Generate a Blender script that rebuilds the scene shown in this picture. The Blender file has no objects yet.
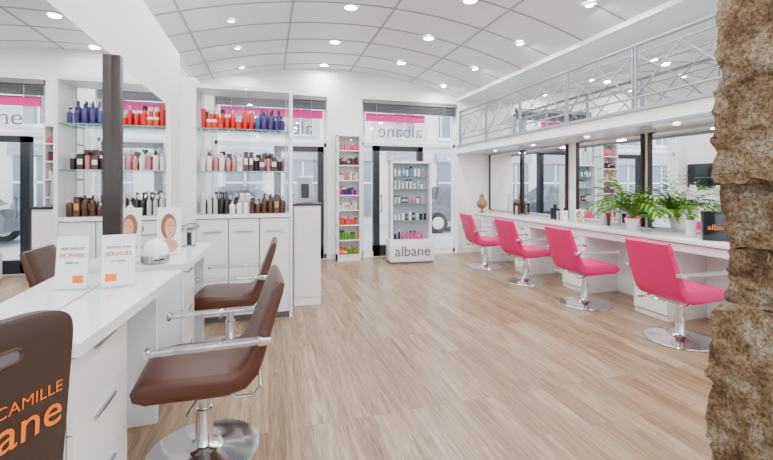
import bpy, bmesh, math, random
from mathutils import Vector, Matrix, noise
random.seed(7)
scene = bpy.context.scene
COL = scene.collection
pi = math.pi

# ---------------------------------------------------------------- materials
def _p(m): return m.node_tree.nodes['Principled BSDF']
def mat(name, col, rough=0.5, metal=0.0, bump=0.0, bscale=40, vary=0.0, emit=0.0, emitcol=None, coat=0.0):
    m = bpy.data.materials.new(name); m.use_nodes = True
    nt = m.node_tree; p = _p(m)
    p.inputs['Roughness'].default_value = rough
    p.inputs['Metallic'].default_value = metal
    p.inputs['Coat Weight'].default_value = coat
    c = (*col, 1)
    p.inputs['Base Color'].default_value = c
    if emit:
        p.inputs['Emission Color'].default_value = (*(emitcol or col), 1)
        p.inputs['Emission Strength'].default_value = emit
    tc = nt.nodes.new('ShaderNodeTexCoord')
    nz = nt.nodes.new('ShaderNodeTexNoise'); nz.inputs['Scale'].default_value = bscale
    nt.links.new(tc.outputs['Object'], nz.inputs['Vector'])
    v = vary if vary else 0.015
    mx = nt.nodes.new('ShaderNodeMix'); mx.data_type = 'RGBA'
    mx.inputs[6].default_value = c
    mx.inputs[7].default_value = (*[x*(1-v*3) for x in col], 1)
    nt.links.new(nz.outputs['Fac'], mx.inputs[0])
    nt.links.new(mx.outputs[2], p.inputs['Base Color'])
    if bump:
        b = nt.nodes.new('ShaderNodeBump'); b.inputs['Strength'].default_value = bump
        b.inputs['Distance'].default_value = 0.01
        nt.links.new(nz.outputs['Fac'], b.inputs['Height'])
        nt.links.new(b.outputs['Normal'], p.inputs['Normal'])
    return m

def thin_glass(name, tint=(1,1,1), refl=0.06, body=None, bodyf=0.0):
    m = bpy.data.materials.new(name); m.use_nodes = True
    nt = m.node_tree; nt.nodes.clear()
    o = nt.nodes.new('ShaderNodeOutputMaterial')
    t = nt.nodes.new('ShaderNodeBsdfTransparent'); t.inputs[0].default_value = (*tint, 1)
    g = nt.nodes.new('ShaderNodeBsdfGlossy'); g.inputs['Roughness'].default_value = 0.02
    x = nt.nodes.new('ShaderNodeMixShader'); x.inputs[0].default_value = refl
    nt.links.new(t.outputs[0], x.inputs[1]); nt.links.new(g.outputs[0], x.inputs[2])
    last = x
    if body:
        d = nt.nodes.new('ShaderNodeBsdfDiffuse'); d.inputs[0].default_value = (*body, 1)
        y = nt.nodes.new('ShaderNodeMixShader'); y.inputs[0].default_value = bodyf
        nt.links.new(x.outputs[0], y.inputs[1]); nt.links.new(d.outputs[0], y.inputs[2]); last = y
    nt.links.new(last.outputs[0], o.inputs[0])
    return m

M = {}
M['wall'] = mat('wall_paint', (.87,.875,.88), .6, bump=.03, bscale=120)
M['ceil'] = mat('ceiling_panel', (.76,.785,.82), .35)
M['grid'] = mat('ceiling_grid_strip', (.33,.35,.39), .5)
M['white'] = mat('white_lacquer', (.87,.875,.88), .2, coat=.3)
M['white2'] = mat('white_panel', (.78,.785,.80), .35)
M['gap'] = mat('shadow_gap', (.12,.12,.13), .6)
M['brownframe'] = mat('dark_wood_frame', (.026,.015,.012), .35, bscale=12, vary=.15)
M['mirror'] = mat('mirror_glass', (.93,.95,.95), .0, 1.0)
M['chrome'] = mat('chrome', (.72,.73,.75), .12, 1.0)
M['steel'] = mat('brushed_steel', (.50,.51,.53), .32, 1.0)
M['rail'] = mat('railing_metal', (.30,.33,.37), .4, .3)
M['brown'] = mat('brown_leather', (.080,.024,.012), .36, bump=.12, bscale=180, vary=.08)
M['pink'] = mat('pink_vinyl', (.70,.0,.155), .45, bump=.06, bscale=180)
M['magenta'] = mat('magenta_sign', (.66,.0,.22), .6)
M['dark'] = mat('dark_metal', (.016,.018,.024), .35)
M['darkbrown'] = mat('dark_brown_panel', (.040,.022,.016), .42)
M['orange'] = mat('orange_print', (.90,.20,.015), .5)
M['grey'] = mat('grey_print', (.12,.13,.15), .5)
M['blind'] = mat('blind_slats', (.16,.16,.17), .5)
M['blueback'] = mat('display_back', (.36,.42,.50), .3)
M['lamp'] = mat('lamp_disc', (1,1,1), .5, emit=24)
M['glass'] = thin_glass('window_glass', (.97,.98,1), .05)
M['gshelf'] = thin_glass('glass_shelf', (.80,.93,.90), .15, (.45,.72,.69), .18)
M['acryl'] = thin_glass('clear_acrylic', (.88,.91,.94), .25, (.70,.76,.83), .10)
M['frost'] = thin_glass('acrylic_stand', (.95,.96,.98), .15, (.9,.92,.95), .20)
M['leaf'] = mat('leaf_green', (.10,.34,.02), .45, bscale=20, vary=.2)
M['leaf2'] = mat('leaf_light', (.30,.56,.05), .45, bscale=20, vary=.15)
M['petal'] = mat('white_petal', (.88,.86,.86), .5)
M['soil'] = mat('soil', (.05,.03,.02), .9)
M['tan'] = mat('tan_velvet', (.24,.13,.07), .7)
M['screen'] = mat('screen_black', (.01,.012,.016), .12)
M['facade'] = mat('street_facade', (.80,.79,.77), .8, bump=.1, bscale=8, vary=.03)
M['facade2'] = mat('facade_window', (.20,.23,.27), .2)
M['shop'] = mat('shop_fascia', (.30,.31,.33), .5)
M['asphalt'] = mat('street_asphalt', (.42,.42,.43), .9, bump=.3)
M['carpaint'] = mat('car_paint', (.03,.035,.05), .2, .4, coat=1)
M['carglass'] = mat('car_glass', (.05,.06,.07), .1)
M['rubber'] = mat('rubber', (.02,.02,.02), .8)
M['skin'] = mat('print_portrait', (.75,.40,.28), .5, bscale=9, vary=.15)
M['hair'] = mat('print_hair', (.24,.09,.04), .5)
M['red'] = mat('red_print', (.75,.02,.02), .5)
M['mortar'] = mat('mortar', (.40,.31,.21), .95, bump=.6, bscale=60, vary=.15)

def floor_mat():
    m = bpy.data.materials.new('oak_plank_floor'); m.use_nodes = True
    nt = m.node_tree; p = _p(m); L = nt.links.new
    tc = nt.nodes.new('ShaderNodeTexCoord')
    sep = nt.nodes.new('ShaderNodeSeparateXYZ'); L(tc.outputs['Object'], sep.inputs[0])
    cmb = nt.nodes.new('ShaderNodeCombineXYZ')
    L(sep.outputs['Y'], cmb.inputs['X']); L(sep.outputs['X'], cmb.inputs['Y'])
    br = nt.nodes.new('ShaderNodeTexBrick')
    br.offset = .37; br.offset_frequency = 3
    br.inputs['Color1'].default_value = (0,0,0,1); br.inputs['Color2'].default_value = (1,1,1,1)
    br.inputs['Mortar'].default_value = (.5,.5,.5,1)
    br.inputs['Scale'].default_value = 1; br.inputs['Brick Width'].default_value = 1.25
    br.inputs['Row Height'].default_value = .125; br.inputs['Mortar Size'].default_value = .0016
    br.inputs['Mortar Smooth'].default_value = .2; br.inputs['Bias'].default_value = 0
    L(cmb.outputs[0], br.inputs['Vector'])
    mp = nt.nodes.new('ShaderNodeVectorMath'); mp.operation = 'MULTIPLY'
    mp.inputs[1].default_value = (1.5, 24, 1); L(cmb.outputs[0], mp.inputs[0])
    off = nt.nodes.new('ShaderNodeVectorMath'); off.operation = 'MULTIPLY_ADD'
    L(br.outputs['Color'], off.inputs[0]); off.inputs[1].default_value = (17, 31, 9); L(mp.outputs[0], off.inputs[2])
    nz = nt.nodes.new('ShaderNodeTexNoise'); nz.inputs['Scale'].default_value = 1.5
    nz.inputs['Detail'].default_value = 8; nz.inputs['Distortion'].default_value = 1.1; nz.inputs['Roughness'].default_value = .65
    L(off.outputs[0], nz.inputs['Vector'])
    r1 = nt.nodes.new('ShaderNodeValToRGB')
    e = r1.color_ramp.elements
    e[0].position = 0; e[0].color = (.285,.180,.100,1)
    e[1].position = 1; e[1].color = (.43,.31,.195,1)
    x = e.new(.5); x.color = (.355,.240,.143,1)
    L(br.outputs['Color'], r1.inputs[0])
    r2 = nt.nodes.new('ShaderNodeValToRGB')
    r2.color_ramp.elements[0].position = .32; r2.color_ramp.elements[0].color = (.40,.35,.31,1)
    r2.color_ramp.elements[1].position = .60; r2.color_ramp.elements[1].color = (1.0,1.0,1.0,1)
    L(nz.outputs['Fac'], r2.inputs[0])
    mu = nt.nodes.new('ShaderNodeMix'); mu.data_type = 'RGBA'; mu.blend_type = 'MULTIPLY'; mu.inputs[0].default_value = 1
    L(r1.outputs[0], mu.inputs[6]); L(r2.outputs[0], mu.inputs[7])
    mo = nt.nodes.new('ShaderNodeMix'); mo.data_type = 'RGBA'
    L(br.outputs['Fac'], mo.inputs[0]); L(mu.outputs[2], mo.inputs[6]); mo.inputs[7].default_value = (.16,.10,.06,1)
    L(mo.outputs[2], p.inputs['Base Color'])
    p.inputs['Roughness'].default_value = .32
    b = nt.nodes.new('ShaderNodeBump'); b.inputs['Strength'].default_value = .12; b.inputs['Distance'].default_value = .004
    L(nz.outputs['Fac'], b.inputs['Height']); L(b.outputs[0], p.inputs['Normal'])
    return m
M['floor'] = floor_mat()

def stone_mat():
    m = bpy.data.materials.new('rough_granite'); m.use_nodes = True
    nt = m.node_tree; p = _p(m); L = nt.links.new
    tc = nt.nodes.new('ShaderNodeTexCoord')
    a = nt.nodes.new('ShaderNodeTexNoise'); a.inputs['Scale'].default_value = 9; a.inputs['Detail'].default_value = 12; a.inputs['Roughness'].default_value = .78
    b = nt.nodes.new('ShaderNodeTexNoise'); b.inputs['Scale'].default_value = 85; b.inputs['Detail'].default_value = 6; b.inputs['Roughness'].default_value = .85
    L(tc.outputs['Object'], a.inputs['Vector']); L(tc.outputs['Object'], b.inputs['Vector'])
    r = nt.nodes.new('ShaderNodeValToRGB'); e = r.color_ramp.elements
    e[0].position = .38; e[0].color = (.16,.085,.035,1)
    e[1].position = .62; e[1].color = (.66,.58,.48,1)
    q = e.new(.5); q.color = (.43,.29,.155,1)
    L(a.outputs['Fac'], r.inputs[0])
    r2 = nt.nodes.new('ShaderNodeValToRGB')
    r2.color_ramp.elements[0].position = .42; r2.color_ramp.elements[0].color = (.25,.21,.18,1)
    r2.color_ramp.elements[1].position = .54; r2.color_ramp.elements[1].color = (1.15,1.12,1.08,1)
    L(b.outputs['Fac'], r2.inputs[0])
    mu = nt.nodes.new('ShaderNodeMix'); mu.data_type = 'RGBA'; mu.blend_type = 'MULTIPLY'; mu.inputs[0].default_value = .9
    L(r.outputs[0], mu.inputs[6]); L(r2.outputs[0], mu.inputs[7]); L(mu.outputs[2], p.inputs['Base Color'])
    p.inputs['Roughness'].default_value = .9
    bp = nt.nodes.new('ShaderNodeBump'); bp.inputs['Strength'].default_value = 1; bp.inputs['Distance'].default_value = .035
    ad = nt.nodes.new('ShaderNodeMath'); ad.operation = 'ADD'
    L(a.outputs['Fac'], ad.inputs[0]); L(b.outputs['Fac'], ad.inputs[1])
    L(ad.outputs[0], bp.inputs['Height']); L(bp.outputs[0], p.inputs['Normal'])
    return m
M['stone'] = stone_mat()

PC = {}
for n, c in dict(red=(.58,.008,.008), orange=(.78,.06,.008), purple=(.055,.032,.15), blue=(.04,.07,.24), pinkb=(.72,.01,.18),
                 black=(.010,.009,.010), brownb=(.07,.025,.015), whiteb=(.80,.78,.77), rose=(.58,.20,.22),
                 gold=(.5,.25,.05), green=(.10,.32,.03), teal=(.05,.3,.35), silver=(.5,.5,.52)).items():
    PC[n] = mat('bottle_'+n, c, .28)

# ---------------------------------------------------------------- mesh builder
class B:
    def __init__(s): s.v=[]; s.f=[]; s.mi=[]; s.sm=[]; s.mats=[]
    def m(s, mt):
        if mt not in s.mats: s.mats.append(mt)
        return s.mats.index(mt)
    def add(s, vs, fs, mt, smooth=False, mx=None):
        o=len(s.v); k=s.m(mt)
        for v in vs:
            v=Vector(v)
            s.v.append(mx@v if mx else v)
        for f in fs:
            s.f.append([i+o for i in f]); s.mi.append(k); s.sm.append(smooth)
        return s
    def box(s, lo, hi, mt, bev=0, mx=None, seg=2):
        lo,hi=Vector(lo),Vector(hi)
        if bev:
            bm=bmesh.new(); bmesh.ops.create_cube(bm,size=1)
            c=(lo+hi)/2; d=hi-lo
            for v in bm.verts: v.co=Vector((v.co.x*d.x+c.x,v.co.y*d.y+c.y,v.co.z*d.z+c.z))
            bmesh.ops.bevel(bm,geom=bm.edges[:],offset=bev,segments=seg,affect='EDGES',profile=.5)
            bm.verts.index_update()
            s.add([v.co.copy() for v in bm.verts],[[v.index for v in f.verts] for f in bm.faces],mt,True,mx); bm.free()
            return s
        x0,y0,z0=lo; x1,y1,z1=hi
        vs=[(x0,y0,z0),(x1,y0,z0),(x1,y1,z0),(x0,y1,z0),(x0,y0,z1),(x1,y0,z1),(x1,y1,z1),(x0,y1,z1)]
        return s.add(vs,[(0,3,2,1),(4,5,6,7),(0,1,5,4),(1,2,6,5),(2,3,7,6),(3,0,4,7)],mt,False,mx)
    def lathe(s, prof, c, mt, seg=24, mx=None, smooth=True):
        vs=[];fs=[]; n=len(prof); c=Vector(c)
        for r,z in prof:
            for i in range(seg):
                a=2*pi*i/seg; vs.append(c+Vector((r*math.cos(a),r*math.sin(a),z)))
        for j in range(n-1):
            for i in range(seg):
                k=(i+1)%seg
                fs.append((j*seg+i,j*seg+k,(j+1)*seg+k,(j+1)*seg+i))
        fs.append(tuple(range(seg-1,-1,-1))); fs.append(tuple((n-1)*seg+i for i in range(seg)))
        return s.add(vs,fs,mt,smooth,mx)
    def tube(s, pts, r, mt, seg=8, mx=None):
        pts=[Vector(p) for p in pts]; vs=[];fs=[]
        up=None
        for i,p in enumerate(pts):
            t=(pts[min(i+1,len(pts)-1)]-pts[max(i-1,0)]).normalized()
            if up is None:
                up=Vector((0,0,1)) if abs(t.z)<.9 else Vector((1,0,0))
            a=t.cross(up)
            if a.length<1e-4: a=t.cross(Vector((0,1,0)))
            a.normalize(); b=a.cross(t).normalized(); up=b
            for k in range(seg):
                an=2*pi*k/seg; vs.append(p+r*(math.cos(an)*a+math.sin(an)*b))
        for i in range(len(pts)-1):
            for k in range(seg):
                l=(k+1)%seg; fs.append((i*seg+k,i*seg+l,(i+1)*seg+l,(i+1)*seg+k))
        fs.append(tuple(range(seg-1,-1,-1))); fs.append(tuple((len(pts)-1)*seg+k for k in range(seg)))
        return s.add(vs,fs,mt,True,mx)
    def obj(s, name, parent=None, loc=None, rotz=0):
        me=bpy.data.meshes.new(name)
        me.from_pydata([tuple(v) for v in s.v],[],s.f)
        for mt in s.mats: me.materials.append(mt)
        me.polygons.foreach_set('material_index',s.mi)
        me.polygons.foreach_set('use_smooth',s.sm)
        me.update()
        bm=bmesh.new(); bm.from_mesh(me); bmesh.ops.recalc_face_normals(bm,faces=bm.faces[:])
        for e in bm.edges:
            if len(e.link_faces)==2 and e.calc_face_angle(0)>.7: e.smooth=False
        bm.to_mesh(me); bm.free()
        o=bpy.data.objects.new(name,me); COL.objects.link(o)
        if loc: o.location=loc
        o.rotation_euler[2]=rotz
        if parent: o.parent=parent
        return o

def empty(name, loc=(0,0,0), rotz=0):
    o=bpy.data.objects.new(name,None); o.empty_display_size=.1; COL.objects.link(o)
    o.location=loc; o.rotation_euler[2]=rotz; return o

def text(name, body, loc, rot, size, mt, parent=None, ext=.001, align='CENTER', off=0):
    c=bpy.data.curves.new(name,'FONT'); c.body=body; c.size=size; c.extrude=ext; c.align_x=align; c.offset=off
    c.materials.append(mt)
    o=bpy.data.objects.new(name,c); COL.objects.link(o); o.location=loc; o.rotation_euler=rot
    if parent: o.parent=parent
    return o

# ---------------------------------------------------------------- room shell
XL, XR, YB, YR = -1.25, 4.60, 8.0, -3.0
XP = -.87            # partition wall that carries the left mirrors
XM = 3.90            # mezzanine edge
def zc(x): return 3.29+.42*(1-((x-1.325)/2.575)**2)

B().box((XL-.2,YR-.2,-.1),(XR+.2,YB+.02,0),M['floor']).obj('floor')
b=B(); b.box((XL-.2,YR-.2,0),(XL,YB,3.85),M['wall']); b.obj('wall_left')
B().box((XL,1.60,0),(XP,4.60,2.78),M['wall']).obj('wall_partition')
B().box((XR,YR-.2,0),(XR+.2,YB,3.85),M['wall']).obj('wall_right')
b=B()
W1=(-.95,1.10); W2=(1.80,3.87); WT=3.17
for x0,x1 in ((XL-.2,W1[0]),(W1[1],W2[0]),(W2[1],XR+.2)):
    b.box((x0,YB,0),(x1,YB+.3,3.85),M['wall'])
for x0,x1 in (W1,W2):
    b.box((x0,YB,WT),(x1,YB+.3,3.85),M['wall'])
b.obj('wall_back')
b=B()
b.box((XL,YR-.2,0),(-.6,YR,3.85),M['wall']); b.box((4.0,YR-.2,0),(XR,YR,3.85),M['wall'])
b.box((-.6,YR-.2,0),(4.0,YR,.6),M['wall']); b.box((-.6,YR-.2,3.0),(4.0,YR,3.85),M['wall'])  # opening left in the unseen rear wall to admit fill daylight
b.obj('wall_rear')
b=B()
for x in (-.6,.9,2.45,3.94): b.box((x,YR-.12,.6),(x+.06,YR-.06,3.0),M['white'])
b.box((-.6,YR-.12,.6),(4,YR-.06,.66),M['white']); b.box((-.6,YR-.12,2.94),(4,YR-.06,3.0),M['white'])
b.box((-.6,YR-.10,.66),(4,YR-.09,2.94),M['glass'])
b.obj('added_rear_window')  # out-of-view window, added to let in sky light and brighten the room

N=40
xs=[XL+(XM-XL)*i/N for i in range(N+1)]
vs=[];fs=[]
for x in xs:
    for y in (YR-.1,YB+.01): vs.append((x,y,zc(x)))
for x in xs:
    for y in (YR-.1,YB+.01): vs.append((x,y,zc(x)+.12))
for i in range(N):
    fs.append((2*i,2*i+1,2*i+3,2*i+2)); o=2*(N+1); fs.append((o+2*i,o+2*i+2,o+2*i+3,o+2*i+1))
b=B(); b.add(vs,fs,M['ceil'],True)
b.box((XM,YR-.1,zc(XM)),(XR+.1,YB+.01,zc(XM)+.12),M['ceil'])
b.obj('ceiling')
b=B()
def arc_strip(y,w=.011):
    vs=[];fs=[]
    for i,x in enumerate(xs):
        z=zc(x)
        for (dy,dz) in ((-w,0.002),(w,0.002),(w,-.006),(-w,-.006)): vs.append((x,y+dy,z+dz))
    for i in range(N):
        for k in range(4):
            l=(k+1)%4; fs.append((4*i+k,4*i+l,4*i+4+l,4*i+4+k))
    b.add(vs,fs,M['grid'],False)
y=YB-.35
while y>YR: arc_strip(y); y-=.66
for x in (-.95,.28,1.55,2.80):
    z=zc(x); b.box((x-.011,YR,z-.010),(x+.011,YB,z+.004),M['grid'])
b.box((XM-.03,YR,zc(XM)-.05),(XM+.03,YB,zc(XM)+.01),M['white'])
b.box((XL,YR,zc(XL)-.05),(XL+.03,YB,zc(XL)+.01),M['white'])
b.obj('trim_1')

def window(name,x0,x1,dx0,dx1,doorh):
    b=B(); F=M['white']; D=M['dark']; y0,y1=YB+.10,YB+.17
    b.box((x0,y0,0),(x0+.05,y1,WT),F); b.box((x1-.05,y0,0),(x1,y1,WT),F)
    b.box((x0,y0,WT-.06),(x1,y1,WT),F); b.box((x0,y0,0),(x1,y1,.10),F)
    b.box((x0,y0,doorh),(x1,y1,doorh+.07),F)
    b.box((x0+.05,y0+.03,.1),(x1-.05,y0+.04,WT-.06),M['glass'])
    y0-=.03; y1+=.02
    b.box((dx0,y0,.0),(dx0+.13,y1,doorh),D); b.box((dx1-.11,y0,.0),(dx1,y1,doorh),D)
    b.box((dx0,y0,doorh-.10),(dx1,y1,doorh),D); b.box((dx0,y0,0),(dx1,y1,.22),D)
    b.box((dx0+.15,y0-.06,.9),(dx0+.17,y0-.04,1.25),M['chrome'])
    b.box((dx0+.11,y0-.06,.9),(dx0+.17,y0+.01,.92),M['chrome']); b.box((dx0+.11,y0-.06,1.23),(dx0+.17,y0+.01,1.25),M['chrome'])
    b.obj(name)
window('window_1',W1[0],W1[1],.10,1.04,2.20)
window('window_2',W2[0],W2[1],2.05,3.12,2.25)
for (x0,x1) in (W1,W2):
    b=B()
    b.box((x0+.02,YB-.02,WT-.08),(x1-.02,YB+.06,WT),M['blind'])
    for i in range(6):
        z=WT-.10-i*.028
        b.box((x0+.03,YB-.02,z-.007),(x1-.03,YB+.05,z),M['blind'],mx=Matrix.Translation((0,YB+.015,z))@Matrix.Rotation(.5,4,'X')@Matrix.Translation((0,-YB-.015,-z)))
    for x in (x0+.3,x1-.3): b.box((x-.004,YB+.0,WT-.30),(x+.004,YB+.03,WT-.1),M['white'])
    b.obj('window_blind')
for i,(x0,x1,tx) in enumerate(((-.85,1.02,.35),(1.88,3.15,2.62))):
    e=empty('shop_sign',(0,0,0))
    B().box((x0,YB+.04,2.74),(x1,YB+.06,2.90),M['magenta']).obj('sign_band',e)
    text('sign_lettering','albane',(tx,YB+.07,2.43),(pi/2,0,pi),.38,M['grey'],e,.003,off=-.004)
    B().box((tx-.62,YB+.074,2.34),(tx+.62,YB+.078,2.73),M['frost']).obj('sign_glass',e)

B().box((XL,5.02,0),(XL+.015,YB,.10),M['white']).obj('baseboard_left')
b=B(); b.box((W1[1],YB-.015,0),(W2[0],YB,.10),M['white']); b.box((W2[1],YB-.015,0),(XR,YB,.10),M['white']); b.obj('baseboard_back')
b=B(); b.box((3.9,YB-.03,.12),(3.98,YB,1.25),M['white2']); b.obj('trim_2')

# ---------------------------------------------------------------- exterior
B().box((-14,YB+.3,-.12),(16,24,-.02),M['asphalt']).obj('ground_street')
b=B(); b.box((-14,15,-.1),(16,15.4,8),M['facade'])
for i in range(14):
    x=-13+i*1.95
    for z in (3.3,5.9):
        b.box((x,14.93,z),(x+.9,15.01,z+1.8),M['facade2'])
        b.box((x-.1,14.85,z-.12),(x+1.0,15.01,z),M['white'])
        for k in (0,.43,.86): b.box((x+k,14.9,z),(x+k+.05,15.0,z+1.8),M['white'])
    b.box((x-.1,14.9,0.3),(x+1.1,15.01,2.3),M['facade2']); b.box((x-.2,14.8,2.35),(x+1.2,15.0,2.7),M['shop'] if i%2 else M['blueback'])
    b.box((x-.1,14.87,1.5),(x+1.1,14.9,1.56),M['white']); b.box((x+.5,14.87,.3),(x+.56,14.9,2.3),M['white'])
b.box((-14,14.8,2.9),(16,15.02,3.05),M['white2'])
b.obj('building_facade')
def car(x,y):
    b=B(); prof=[(-2.0,.35),(-2.05,.7),(-1.9,.9),(-1.3,.98),(-.75,1.42),(.55,1.45),(1.25,1.0),(1.85,.92),(2.05,.7),(2.0,.35)]
    vs=[];n=len(prof)
    for yy,sc in ((-.85,0),(-.78,1),(.78,1),(.85,0)):
        for px,pz in prof: vs.append((px,yy*(1 if sc==0 or pz<1 else .82),pz if sc else min(pz,.95)))
    fs=[]
    for j in range(3):
        for i in range(n):
            k=(i+1)%n; fs.append((j*n+i,j*n+k,(j+1)*n+k,(j+1)*n+i))
    fs.append(tuple(range(n))); fs.append(tuple(3*n+i for i in range(n)))
    b.add(vs,fs,M['carpaint'])
    for sx in (-1.25,1.3):
        for sy in (-.87,.67):
            b.lathe([(.16,0),(.32,0),(.33,.04),(.33,.17),(.32,.2),(.16,.2)],(0,0,0),M['rubber'],mx=Matrix.Translation((sx,sy+.2,.31))@Matrix.Rotation(pi/2,4,'X'))
            b.lathe([(.0,0),(.19,0),(.19,.21),(.0,.21)],(0,0,0),M['steel'],mx=Matrix.Translation((sx,sy+.205,.31))@Matrix.Rotation(pi/2,4,'X'))
    b.box((-.65,-.80,1.0),(.0,-.60,1.33),M['carglass']); b.box((.06,-.80,1.0),(.6,-.60,1.33),M['carglass'])
    return b.obj('parked_car',loc=(x,y,0-.02))
car(-.9,12.2); car(6.2,12.4)

# ---------------------------------------------------------------- mezzanine
b=B()
b.box((XM,YR,2.12),(XR,YB,2.26),M['white'])
b.obj('mezzanine_floor')
b=B()
b.box((XM-.035,YR,2.085),(XM,YB,2.12),M['rail']); b.box((XM-.035,YR,2.26),(XM,YB,2.295),M['rail'])
b.box((XM-.012,YR,2.12),(XM,YB,2.26),M['white'])
b.obj('mezzanine_beam')
b=B(); R=M['rail']; xr=XM+.02
yy=[YB-.05-i*1.08 for i in range(11)]
b.tube([(xr,YB-.02,3.0),(xr,YR+.02,3.0)],.024,R); b.tube([(xr,YB-.02,2.90),(xr,YR+.02,2.90)],.011,R)
b.tube([(xr,YB-.02,2.42),(xr,YR+.02,2.42)],.013,R); b.tube([(xr,YB-.02,2.52),(xr,YR+.02,2.52)],.008,R)
for i,y in enumerate(yy):
    if y<YR+.1: continue
    b.box((xr-.012,y-.028,2.30),(xr+.012,y-.012,3.0),R); b.box((xr-.012,y+.012,2.30),(xr+.012,y+.028,3.0),R)
    if i+1<len(yy) and yy[i+1]>YR:
        y2=yy[i+1]; ym=(y+y2)/2
        b.tube([(xr,y-.03,2.42),(xr,ym,2.90)],.010,R,6); b.tube([(xr,ym,2.90),(xr,y2+.03,2.42)],.010,R,6)
        b.tube([(xr,y-.03,2.90),(xr,ym,2.52)],.007,R,6); b.tube([(xr,ym,2.52),(xr,y2+.03,2.90)],.007,R,6)
b.obj('mezzanine_railing')
B().box((XR-.02,YR+.1,2.30),(XR-.005,YB-.02,zc(XM)-.03),M['mirror']).obj('mezzanine_mirror')

# ---------------------------------------------------------------- downlights
def downlight(x,y,z,r=.06,power=20):
    e=empty('recessed_downlight',(x,y,z))
    b=B(); b.lathe([(r+.022,-.002),(r+.022,-.012),(r,-.014),(r,-.002)],(0,0,0),M['white'],20)
    b.lathe([(.001,-.006),(r,-.006),(r,-.002),(.001,-.002)],(0,0,0),M['lamp'],20)
    b.obj('lamp_disc',e)
    l=bpy.data.lights.new('lamp','AREA'); l.shape='DISK'; l.size=.12; l.energy=power; l.color=(1,.99,.98)
    o=bpy.data.objects.new('lamp',l); COL.objects.link(o); o.parent=e; o.location=(0,0,-.03)
POW=17.5
for x,r,st in ((-.45,.040,7.6),(1.0,.08,7.7),(2.3,.08,7.0),(3.4,.06,7.6)):
    y=st
    while y>-2.8:
        downlight(x,y,zc(x)-.004,r,POW*(.7 if r<.05 else 1)); y-=1.07 if r<.05 else 1.3
for y in (7.1,5.9,4.7,3.4,2.2): downlight(4.25,y,2.118,.035,5)

# ---------------------------------------------------------------- salon chair
def chair(name, mt, arm, x, y, rot, ws=1.0):
    e=empty(name,(x,y,0),rot)
    b=B()
    cl=[(.285,.425,.010,.235),(.28,.44,.035,.245),(.25,.455,.052,.25),(.15,.462,.056,.255),(.0,.455,.056,.258),(-.12,.452,.056,.26),
        (-.19,.468,.054,.26),(-.235,.51,.046,.26),(-.262,.57,.040,.26),(-.30,.68,.034,.258),(-.34,.80,.030,.252),(-.37,.89,.028,.247),(-.386,.938,.022,.244),(-.389,.947,.006,.240)]
    n=len(cl)
    def ring(yf,tf):
        top=[];bot=[]
        for i,(cx,cz,h,w) in enumerate(cl):
            a=Vector(cl[max(i-1,0)][:2]); c=Vector(cl[min(i+1,n-1)][:2]); t=(c-a).normalized(); nn=Vector((t.y,-t.x))
            top.append((cx+nn.x*h*tf,w*yf*ws,cz+nn.y*h*tf)); bot.append((cx-nn.x*h*tf,w*yf*ws,cz-nn.y*h*tf))
        return top+bot[::-1]
    rings=[ring(-1,.35),ring(-.985,.75),ring(-.93,1),ring(-.5,1.06),ring(0,1.08),ring(.5,1.06),ring(.93,1),ring(.985,.75),ring(1,.35)]
    vs=[v for r in rings for v in r]; m=2*n; fs=[]
    for j in range(len(rings)-1):
        for i in range(m):
            k=(i+1)%m; fs.append((j*m+i,j*m+k,(j+1)*m+k,(j+1)*m+i))
    fs.append(tuple(range(m))); fs.append(tuple((len(rings)-1)*m+i for i in range(m)))
    b.add(vs,fs,mt,True)
    b.obj('upholstered_shell',e)
    b=B(); C=M['chrome']
    b.lathe([(.285,0),(.29,.008),(.285,.018),(.20,.028),(.10,.036),(.062,.05),(.045,.075),(.042,.24),(.030,.242),(.030,.37),(.07,.375),(.07,.392)],(0,0,0),C,40)
    b.box((-.15,-.12,.372),(.15,.12,.402),M['steel'],.006)
    b.tube([(.0,.0,.36),(.02,.14,.355),(.06,.24,.33)],.008,C)
    b.tube([(-.12,-.20*ws,.40),(-.17,-.215*ws,.375),(-.25,-.215*ws,.37),(-.285,-.2*ws,.40),(-.285,0,.41),(-.285,.2*ws,.40),(-.25,.215*ws,.37),(-.17,.215*ws,.375),(-.12,.20*ws,.40)],.008,C)
    b.obj('pedestal_base',e)
    b=B()
    for s in (-1,1):
        yo=s*.285*ws
        b.box((-.30,yo-.026,.655),(.22,yo+.026,.685),arm,.010)
        b.box((-.335,yo-.027,.650),(-.27,yo+.027,.690),C,.005)
        b.box((-.325,min(yo,s*.22*ws),.655),(-.285,max(yo,s*.22*ws),.685),C,.004)
        b.box((.205,yo-.028,.650),(.228,yo+.028,.690),C,.004)
    b.obj('armrests',e)
    return e
for y in (2.93,4.13,5.32,6.50):
    chair('pink_salon_chair',M['pink'],M['acryl'],3.70,y,math.radians(random.uniform(-4,4)),.94)
chair('brown_salon_chair',M['brown'],M['acryl'],-.335,2.42,pi+.05)
chair('brown_salon_chair',M['brown'],M['acryl'],-.33,3.92,pi-.03)

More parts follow.
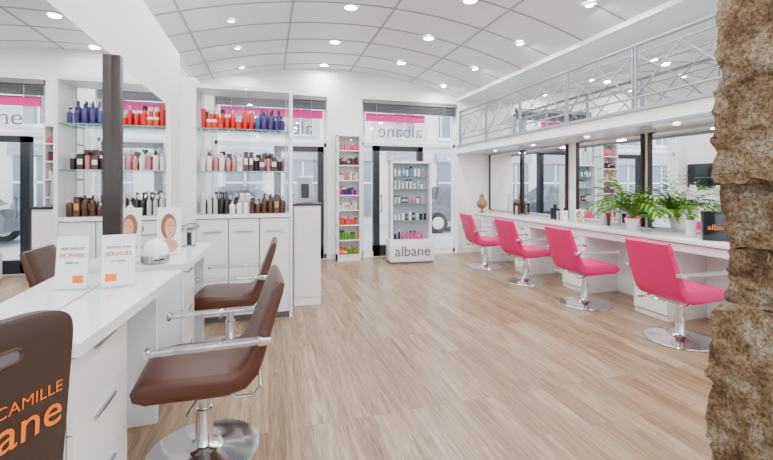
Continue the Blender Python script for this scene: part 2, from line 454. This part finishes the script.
# near chair with printed backrest
e=empty('logo_salon_chair',(-.69,1.165,0),math.radians(64))
b=B(); w=.25; prof=[]
for i in range(25):
    a=pi*i/24
    prof.append((-w*math.copysign(abs(math.cos(a))**.4,math.cos(a)), 1.02+.10*abs(math.sin(a))**.6))
prof=[(-w*.92,.42)]+prof+[(w*.92,.42)]
n=len(prof); vs=[]
for dy,sc in ((-.022,.97),(-.016,1),(.016,1),(.022,.97)):
    for px,pz in prof: vs.append((px*sc,dy-(.75+(pz-.75)*sc-.42)*.06,.75+(pz-.75)*sc))
fs=[]
for j in range(3):
    for i in range(n):
        k=(i+1)%n; fs.append((j*n+i,j*n+k,(j+1)*n+k,(j+1)*n+i))
fs.append(tuple(range(n))); fs.append(tuple(3*n+i for i in range(n)))
b.add(vs,fs,M['darkbrown'],True)
def backy(z): return -.022-(z-.42)*.06
T=Matrix.Translation((.03,backy(1.03)-.0015,1.03))@Matrix.Rotation(.06,4,'X')
hv=[]
for i in range(24):
    a=2*pi*i/24; hv.append(((.055 if math.cos(a)>0 else -.055)+.018*math.cos(a),0,.018*math.sin(a)))
b.add(hv,[tuple(range(24))],M['gap'],False,T)
b.tube([T@Vector(p) for p in hv+[hv[0]]],.004,M['brown'],6)
b.obj('backrest',e)
b=B(); b.box((-.25,-.01,.40),(.25,.36,.50),M['brown'],.03); b.obj('seat',e)
b=B(); b.lathe([(.25,0),(.255,.012),(.2,.025),(.05,.05),(.04,.24),(.03,.242),(.03,.40)],(0,.17,0),M['chrome'],32); b.obj('pedestal_base',e)
text('logo_small','CAMILLE',(.218,backy(.885)-.002,.885),(pi/2+.06,0,0),.044,M['orange'],e,.0008,'RIGHT',-.0006)
text('logo_large','albane',(.222,backy(.80)-.002,.80),(pi/2+.06,0,0),.12,M['orange'],e,.0008,'RIGHT')

# ---------------------------------------------------------------- left styling desks
def drawers(b,x,y0,y1,z0,z1,n,face,handle=True):
    h=(z1-z0)/n
    for i in range(n):
        a=z0+i*h+.004; c=z0+(i+1)*h-.004
        lo=(min(x,x+face*.018),y0+.004,a); hi=(max(x,x+face*.018),y1-.004,c)
        b.box(lo,hi,M['white'])
        if handle:
            hx=x+face*.03; q=(y1-y0)*.32
            b.box((min(x+face*.018,hx),y0+q,c-.033),(max(x+face*.018,hx),y1-q,c-.022),M['steel'])
DZ=.92
def desk(name,y0,y1,xf0,xf1,cab):
    b=B(); XW=XP+.001
    vs=[(XW,y0,DZ-.045),(xf0,y0,DZ-.045),(xf1,y1,DZ-.045),(XW,y1,DZ-.045)]; vs+= [(x,y,DZ) for x,y,z in vs]
    b.add(vs,[(0,3,2,1),(4,5,6,7),(0,1,5,4),(1,2,6,5),(2,3,7,6),(3,0,4,7)],M['white'])
    c0,c1=cab
    xx=min(xf0,xf1)-.03
    b.box((XW,c0,.0),(xx-.02,c1,DZ-.045),M['white2'])
    b.box((xx-.021,c0+.002,.06),(xx-.0195,c1-.002,DZ-.05),M['gap'])
    drawers(b,xx-.018,c0,c1,.07,DZ-.055,3,1)
    b.box((XW,c1,DZ-.14),(xx-.08,y1,DZ-.045),M['white2'])
    if c1<y1-.1: b.box((XW,y1-.04,0),(xx-.02,y1,DZ-.045),M['white2'])
    return b.obj(name)
desk('styling_desk',1.60,2.82,-.605,-.515,(1.62,2.18))
desk('styling_desk',3.02,4.10,-.52,-.49,(3.05,3.45))

MX=XP+.015
b=B(); b.box((XP+.001,1.60,DZ+.005),(MX,2.66,2.19),M['mirror'])
b.box((XP+.001,2.66,DZ+.005),(MX+.045,2.715,2.19),M['brownframe'],.003)
b.obj('styling_mirror')
b=B(); b.box((XP+.001,2.80,DZ+.005),(MX,4.04,2.16),M['mirror']); b.box((XP+.001,4.04,DZ+.005),(MX+.02,4.06,2.17),M['white']); b.obj('styling_mirror')

def tent_card(x,y,z,w,h,rot,printer):
    e=empty('counter_card',(x,y,z),rot)
    T=Matrix.Rotation(-.10,4,'X')
    b=B(); b.box((-w/2,-.003,.006),(w/2,.003,h),M['white'],mx=T)
    b.box((-w/2,-.02,0),(w/2,.05,.006),M['frost'])
    b.obj('card_stand',e); printer(e,w,h,T); return e
def pr_services(e,w,h,T):
    def t(n,s,zz,size,m):
        o=text(n,s,(0,0,0),(0,0,0),size,m,e,.0008)
        o.location=T@Vector((0,-.0045,zz)); o.rotation_euler=(pi/2-.10,0,0)
    t('card_title','toutes nos',h*.74,w*.17,M['grey']); t('card_word','SERVICES',h*.60,w*.19,M['red']); t('card_text','en salon',h*.48,w*.13,M['grey'])
    b=B(); b.box((-w*.38,-.0045,h*.12),(-w*.05,-.0035,h*.26),M['orange'],mx=T); b.obj('card_logo',e)
def pr_portrait(e,w,h,T):
    b=B(); b.box((-w*.44,-.0045,h*.05),(w*.44,-.0035,h*.97),M['white2'],mx=T)
    def ell(cx,cz,rx,rz,y,m):
        vs=[(cx+rx*math.cos(2*pi*i/20),y,cz+rz*math.sin(2*pi*i/20)) for i in range(20)]; b.add(vs,[tuple(range(20))],m,False,T)
    ell(-w*.02,h*.60,w*.33,h*.27,-.0052,M['hair']); ell(.0,h*.20,w*.38,h*.14,-.0055,M['skin']); ell(w*.05,h*.58,w*.23,h*.20,-.0058,M['skin'])
    b.box((-w*.08,-.0060,h*.28),(w*.12,-.0056,h*.45),M['skin'],mx=T)
    ell(w*.06,h*.47,w*.06,h*.013,-.0062,M['red'])
    ell(-w*.04,h*.62,w*.05,h*.010,-.0062,M['hair']); ell(w*.15,h*.62,w*.05,h*.010,-.0062,M['hair'])
    b.obj('card_picture',e)
tent_card(-.75,2.43,DZ+.001,.15,.27,.15,pr_services)
tent_card(-.72,3.42,DZ+.001,.16,.36,.15,pr_portrait)
b=B()
b.lathe([(.075,0),(.085,.01),(.088,.05),(.085,.055)],(0,0,0),M['steel'],28)
b.lathe([(.084,.056),(.082,.09),(.066,.13),(.035,.155),(.012,.160),(.012,.172),(.004,.175)],(0,0,0),M['white'],28)
b.tube([(-.03,-.088,.03),(.03,-.088,.03)],.006,M['dark'])
b.obj('steriliser_dome',loc=(-.74,3.12,DZ+.001),rotz=.5)
b=B()
b.lathe([(.02,-.09),(.032,-.085),(.040,-.03),(.045,.02),(.040,.07),(.024,.085),(.022,.13),(.018,.13)],(0,0,0),M['steel'],20,mx=Matrix.Translation((0,0,.16))@Matrix.Rotation(pi/2,4,'Y'))
b.box((-.015,-.016,0),(.02,.016,.15),M['dark'],.008)
b.lathe([(.055,0),(.055,.012),(.03,.016)],(0,0,0),M['steel'],20)
b.obj('hair_dryer',loc=(-.66,3.88,DZ+.001),rotz=1.2)

# ---------------------------------------------------------------- bottles
def bottle(b,x,y,z,h,r,mt,kind,cap):
    if kind==0:
        b.lathe([(r*.9,0),(r,.005),(r,h*.68),(r*.7,h*.76),(r*.35,h*.8)],(x,y,z),mt,10)
        b.lathe([(r*.42,h*.79),(r*.42,h*.98),(r*.3,h)],(x,y,z),cap,8)
    elif kind==1:
        b.lathe([(r*.85,0),(r*.9,.004),(r,h*.8)],(x,y,z),mt,10); b.lathe([(r*1.02,h*.8),(r*1.02,h)],(x,y,z),cap,10)
    elif kind==2:
        b.box((x-r,y-r*.8,z),(x+r,y+r*.8,z+h*.9),mt)
        b.box((x-r*.8,y-r*.82,z+h*.3),(x+r*.8,y-r*.8,z+h*.6),cap)
    elif kind==3:
        b.lathe([(r*.9,0),(r,.005),(r,h*.66),(r*.4,h*.74),(r*.2,h*.76),(r*.2,h*.92)],(x,y,z),mt,10)
        b.box((x-r*.9,y-r*.25,z+h*.90),(x+r*.3,y+r*.25,z+h),cap)
    else:
        b.lathe([(r*1.1,0),(r*1.25,.004),(r*1.25,h*.38)],(x,y,z),mt,12); b.lathe([(r*1.3,h*.38),(r*1.3,h*.55)],(x,y,z),cap,12)
def bottle_row(b,x0,x1,y0,z,pal,hmin,hmax,r=.03,rows=2,dy=.08,gap=.010,grpmax=3):
    for k in range(rows):
        x=x0+r; grp=0
        while x<x1-r:
            if grp<=0:
                fr=(x-x0)/(x1-x0); names,kinds=pal[min(int(fr*len(pal)),len(pal)-1)]
                cm=random.choice(names); kd=random.choice(kinds); h=random.uniform(hmin,hmax); grp=random.randint(1,grpmax); rr=r*random.uniform(.75,1.05)
                cp=PC[random.choice(['whiteb','silver','black',cm])] if kd!=2 else PC[random.choice(['whiteb','silver','gold'])]
            bottle(b,x,y0+k*dy,z,h,rr,PC[cm],kd,cp)
            x+=2*rr+gap; grp-=1

# ---------------------------------------------------------------- retail shelving partition
SX0,SX1,SY0,SY1=-.72,.22,4.62,5.00
b=B(); W=M['white']
b.box((XL+.001,SY0-.01,0),(SX0,SY1,2.56),M['white'])
b.box((SX1,SY0,0),(SX1+.035,SY1,2.50),W)
b.box((SX0,SY1-.02,0),(SX1,SY1,1.12),W)
b.box((SX0,SY0,2.46),(SX1,SY1,2.50),W)
b.box((SX0,SY0-.02,1.10),(SX1,SY1,1.14),W)
b.box((SX0,SY0+.02,0),(SX1,SY1-.02,.06),M['gap'])
b.box((SX0,SY0+.02,.06),(SX1,SY1-.02,1.10),M['gap'])
wd=(SX1-SX0)/3
for i in range(3):
    b.box((SX0+i*wd+.005,SY0,.07),(SX0+(i+1)*wd-.005,SY0+.02,1.09),W)
    b.box((SX0+i*wd+.07,SY0-.015,.95),(SX0+(i+1)*wd-.07,SY0,.965),M['steel'])
for z in (1.60,2.05): b.box((SX0,SY0+.01,z-.012),(SX1,SY1-.01,z),M['gshelf'])
b.box((SX0,SY1-.012,1.14),(SX1,SY1-.004,2.46),M['glass'])
for x in (SX0+.012,SX1-.025): b.box((x,SY1-.04,1.14),(x+.012,SY1-.028,2.46),M['steel'])
b.obj('retail_shelving_unit')
b=B()
x0,x1=SX0+.03,SX1-.03
bottle_row(b,x0,x1,SY0+.07,2.051,[(['red','orange'],[4,1]),(['red','orange','red'],[0,1,4]),(['orange','red'],[4,0]),(['purple','blue'],[3,0]),(['purple','blue','purple'],[3,0])],.14,.25,.030,3,.09,.010,2)
bottle_row(b,x0,x1,SY0+.07,1.601,[(['rose','whiteb'],[0,1]),(['whiteb','brownb','rose'],[0,2]),(['black','brownb'],[0,1,2]),(['black','rose'],[1,2])],.12,.23,.028,3,.09,.010,2)
bottle_row(b,x0,x1,SY0+.07,1.141,[(['black','silver'],[0,3]),(['black','whiteb'],[0,2]),(['black','brownb'],[0,3]),(['black','whiteb','brownb'],[0,2])],.13,.25,.030,3,.09,.010,2)
b.obj('haircare_bottles')

b=B()
b.box((.29,5.02,0),(.61,5.70,1.20),M['white'])
b.box((.27,5.00,1.20),(.63,5.72,1.225),M['brownframe'])
b.box((.262,5.02,0),(.29,5.70,1.20),M['brownframe'])
b.box((.30,5.005,.1),(.60,5.02,1.15),M['white2'])
b.box((.61,5.05,.62),(.615,5.68,.63),M['gap'])
b.obj('reception_desk')
e=empty('framed_poster',(.44,5.2,1.226),.1)
b=B(); b.box((-.10,-.008,0),(.10,.008,.34),M['steel'],.003,mx=Matrix.Rotation(-.12,4,'X')); b.box((-.01,0,0),(.01,.10,.006),M['white']); b.obj('frame',e)
b=B(); b.box((-.088,-.0105,.02),(.088,-.0085,.32),M['blueback'],mx=Matrix.Rotation(-.12,4,'X'));b.box((-.05,-.0125,.06),(.05,-.0107,.24),M['dark'],mx=Matrix.Rotation(-.12,4,'X')); b.obj('print',e)

# ---------------------------------------------------------------- tall product shelf on back wall
b=B(); X0,X1=1.26,1.70; Y0=7.70
b.box((X0,Y0,0),(X0+.02,YB-.001,2.42),W); b.box((X1-.02,Y0,0),(X1,YB-.001,2.42),W); b.box((X0,YB-.02,0),(X1,YB-.001,2.42),W)
zs=[.12+.285*i for i in range(8)]
for z in zs+[2.40]: b.box((X0,Y0+.005,z-.02),(X1,YB-.01,z),W)
b.box((X0,Y0+.02,0),(X1,YB-.001,.10),W)
b.obj('tall_product_shelf')
b=B()
pal=[['orange','green'],['green','gold'],['orange','pinkb','red'],['whiteb','silver'],['purple','pinkb'],['rose','whiteb'],['brownb','pinkb'],['pinkb','rose']]
for z,c in zip(zs,pal): bottle_row(b,X0+.03,X1-.03,Y0+.06,z+.001,[(c,[0,1,2])],.10,.18,.024,2,.08,.008,2)
b.obj('product_bottles')

# ---------------------------------------------------------------- logo display stand
e=empty('product_display_stand',(2.58,7.34,0),-.08)
b=B()
b.box((-.42,-.18,.03),(.42,.24,.42),W,.006); b.box((-.40,-.16,0),(.40,.22,.03),M['gap'])
b.box((-.36,.18,.42),(.40,.22,1.88),M['blueback'])
b.box((-.38,-.02,.42),(-.34,.23,1.90),W); b.box((.38,-.02,.42),(.42,.23,1.90),W); b.box((-.38,-.02,1.86),(.42,.23,1.90),W)
for z in (.78,1.10,1.38,1.62): b.box((-.34,.0,z-.01),(.38,.18,z),M['gshelf'])
b.obj('stand_body',e)
text('stand_logo','albane',(0,-.186,.14),(pi/2,0,0),.27,M['grey'],e,.002)
b=B()
for z,c in ((.421,['black','pinkb']),(.781,['brownb','whiteb','black']),(1.101,['whiteb','rose','black']),(1.381,['whiteb','silver']),(1.621,['rose','teal','whiteb'])):
    bottle_row(b,-.30,.34,.07,z,[(c,[0,1,2])],.11,.19,.026,1,.08,.03,2)
b.obj('stand_bottles',e)

# ---------------------------------------------------------------- right counter
CZ=.90; CX=4.02
b=B()
b.box((CX,1.9,CZ-.04),(XR-.001,7.62,CZ),W,.004)
b.box((CX+.03,1.92,CZ-.13),(XR-.001,7.60,CZ-.04),M['white2'])
b.box((CX+.022,1.93,CZ-.050),(CX+.03,7.6,CZ-.040),M['gap'])
for (c0,c1) in ((2.30,2.68),(3.34,3.76),(4.52,4.96),(5.72,6.14),(6.9,7.3)):
    b.box((CX+.05,c0,.0),(XR-.001,c1,CZ-.13),W)
    b.box((CX+.048,c0+.01,.05),(CX+.05,c1-.01,CZ-.14),M['gap'])
    drawers(b,CX+.05,c0,c1,.06,CZ-.135,3,-1)
b.obj('styling_counter')
for (m0,m1) in ((6.72,7.80),(5.5,6.6),(4.12,5.2),(2.88,3.96),(1.6,2.7)):
    b=B(); b.box((XR-.05,m0,CZ+.04),(XR-.03,m1,2.08),M['mirror'])
    b.box((XR-.03,m0,CZ+.04),(XR-.001,m1,2.08),M['brownframe'])
    b.box((XR-.062,m1,CZ+.02),(XR-.001,m1+.05,2.10),M['brownframe']); b.box((XR-.055,m0-.02,CZ+.02),(XR-.001,m0,2.10),M['brownframe'])
    b.obj('wall_mirror')

def plant(name,x,y,z,h,spread,n,potr,poth,potm,lw=.016,flowers=0):
    e=empty(name,(x,y,z))
    b=B(); b.lathe([(potr*.7,0),(potr*.75,.005),(potr,poth),(potr*.9,poth),(potr*.88,poth-.02),(.01,poth-.02)],(0,0,0),potm,24)
    b.lathe([(.001,poth-.03),(potr*.87,poth-.03),(potr*.87,poth-.018),(.001,poth-.018)],(0,0,0),M['soil'],16)
    b.obj('pot',e)
    b=B()
    for i in range(n):
        a=random.uniform(0,2*pi); el=random.uniform(.1,1.0); L=h*random.uniform(.75,1.1)
        d=Vector((math.cos(a),math.sin(a),0)); sd=Vector((-math.sin(a),math.cos(a),0))
        if d.x>0: L*=1-.6*d.x
        p=Vector((0,0,poth-.02))+d*potr*.4*random.random(); pts=[p.copy()]
        ang=pi/2-el*spread*.35; st=8
        for k in range(st):
            p=p+(d*math.cos(ang)+Vector((0,0,1))*math.sin(ang))*L/st; ang-=el*spread*.22; pts.append(p.copy())
        mt=M['leaf'] if random.random()<.5 else M['leaf2']
        b.tube(pts,.0022,mt,4)
        for k in range(2,st+1):
            for s in (-1,1):
                q=pts[k]; t=(pts[k]-pts[k-1]).normalized()
                ll=h*.26*(1-.45*abs(k-5)/4)
                dr=(t*.8+sd*s*.8+Vector((0,0,-.15))).normalized()
                wv=dr.cross(Vector((0,0,1)))
                if wv.length<.01: wv=sd
                wv=wv.normalized()*lw*.5
                c1=q+dr*ll*.4+Vector((0,0,.004)); c2=q+dr*ll+Vector((0,0,-ll*.18))
                b.add([q,c1+wv,c2,c1-wv],[(0,1,2,3)],mt,False)
    b.obj('fronds',e)
    if flowers:
        b=B()
        for s in range(3):
            a0=2.2+s*.9; pts=[Vector((0,0,poth))]
            for k in range(1,8):
                f=k/7; pts.append(Vector((math.cos(a0)*.13*f*f,math.sin(a0)*.13*f*f,poth+.34*math.sin(f*1.9))))
            b.tube(pts,.003,M['leaf'],5)
            for k in range(3,8):
                c=pts[k]
                for j in range(5):
                    aa=2*pi*j/5+k; u=Vector((math.cos(a0+pi/2),math.sin(a0+pi/2),0)); v2=Vector((0,0,1)); r0=.032
                    dd=(u*math.cos(aa)+v2*math.sin(aa)); pp=(-u*math.sin(aa)+v2*math.cos(aa)); o=Vector((math.cos(a0),math.sin(a0),0))*.008
                    b.add([c,c+dd*r0*.6+pp*r0*.5+o,c+dd*r0*1.2+o,c+dd*r0*.6-pp*r0*.5+o],[(0,1,2,3)],M['petal'],False)
        b.obj('flower_sprays',e)
    return e
plant('potted_palm',4.20,3.92,CZ+.001,.60,1.35,50,.080,.15,M['white'],.028)
plant('potted_orchid',4.32,3.30,CZ+.001,.20,1.3,10,.055,.18,M['white'],.026,flowers=2)
e=empty('gift_bag',(4.26,2.98,CZ+.001),-.75)
b=B(); b.box((-.13,-.05,0),(.13,.05,.29),M['screen'],.003); b.tube([(-.05,-.05,.285),(-.045,-.052,.34),(.045,-.052,.34),(.05,-.05,.285)],.004,M['dark']); b.obj('bag_body',e)
text('bag_print','albane',(0,-.053,.11),(pi/2,0,0),.075,M['orange'],e)
def bust(x,y):
    b=B()
    b.lathe([(.07,0),(.075,.01),(.02,.03),(.018,.07),(.07,.10),(.11,.16),(.095,.22),(.05,.27),(.040,.33),(.044,.36),(.01,.365)],(0,0,0),M['tan'],20)
    b.tube([(.085*math.cos(a),.085*math.sin(a),.245-.05*max(0,-math.cos(a))) for a in [2*pi*i/20 for i in range(21)]],.007,PC['gold'])
    b.obj('necklace_bust',loc=(x,y,CZ+.001))
bust(4.10,7.35)
for (x,y,n) in ((4.42,5.35,5),(4.45,6.6,3),(4.42,4.5,2)):
    b=B()
    for i in range(n): bottle(b,x-.0,y+i*.075,CZ+.001,random.uniform(.14,.24),.026,PC[random.choice(['whiteb','black','brownb','silver'])],random.choice([0,1,3]),PC['black'])
    b.obj('styling_products')
tent_card(4.25,4.85,CZ+.001,.12,.2,-.9,pr_portrait)
tent_card(4.2,5.1,CZ+.001,.10,.17,-.8,pr_services)
b=B(); b.box((XL+.001,7.15,1.38),(XL+.06,7.95,1.98),M['screen'],.008); b.box((XL+.058,7.35,1.62),(XL+.062,7.75,1.64),M['grey']); b.obj('wall_television')

# ---------------------------------------------------------------- rough stone pier
def stone(b,c,d,seed):
    k=22; bm=bmesh.new(); bmesh.ops.create_cube(bm,size=2); bmesh.ops.subdivide_edges(bm,edges=bm.edges[:],cuts=k,use_grid_fill=True)
    off=Vector((seed*3.1,seed*1.7,seed*.9))
    for v in bm.verts:
        p=v.co.copy(); q=p.normalized()*1.25
        p=p.lerp(q,.09)
        w=Vector((p.x*d[0]/2,p.y*d[1]/2,p.z*d[2]/2))
        n1=noise.noise_vector(w*4+off)*.026; n2=noise.noise_vector(w*14+off)*.020; n3=noise.noise_vector(w*42+off)*.012
        v.co=w+n1+n2+n3
    bm.verts.index_update()
    b.add([v.co+Vector(c) for v in bm.verts],[[v.index for v in f.verts] for f in bm.faces],M['stone'],True); bm.free()
b=B(); s=1
PX,PY=1.60,1.12
for z0,z1,o in ((0,.50,-.012),(.50,1.00,-.012),(1.00,1.22,.085),(1.22,1.46,.06),(1.46,1.79,.020),(1.79,2.30,.04),(2.30,2.80,.03),(2.8,3.2,.04),(3.2,3.66,.03)):
    h=z1-z0; x0=PX+o; w=random.uniform(.30,.42)
    stone(b,(x0+w/2,PY-.23,z0+h/2),(w,.52,h*1.03),s); s+=1
    stone(b,(x0+w+.22,PY-.23,z0+h/2),(.50,.50,h*1.02),s); s+=1
b.box((PX+.10,PY-.42,0),(PX+.8,PY-.03,3.64),M['mortar'])
b.obj('stone_pier')

# ---------------------------------------------------------------- world + camera
w=bpy.data.worlds.new('daylight'); scene.world=w; w.use_nodes=True
nt=w.node_tree; bg=nt.nodes['Background']; bg.inputs[0].default_value=(.90,.95,1,1); bg.inputs[1].default_value=5.2

cam=bpy.data.cameras.new('camera'); co=bpy.data.objects.new('camera',cam); COL.objects.link(co)
co.location=(0,0,1.45)
co.rotation_euler=(pi/2,0,-math.atan(118/410))
cam.sensor_width=36; cam.lens=410/773*36; cam.shift_y=-45/773; cam.clip_start=.05
scene.camera=co
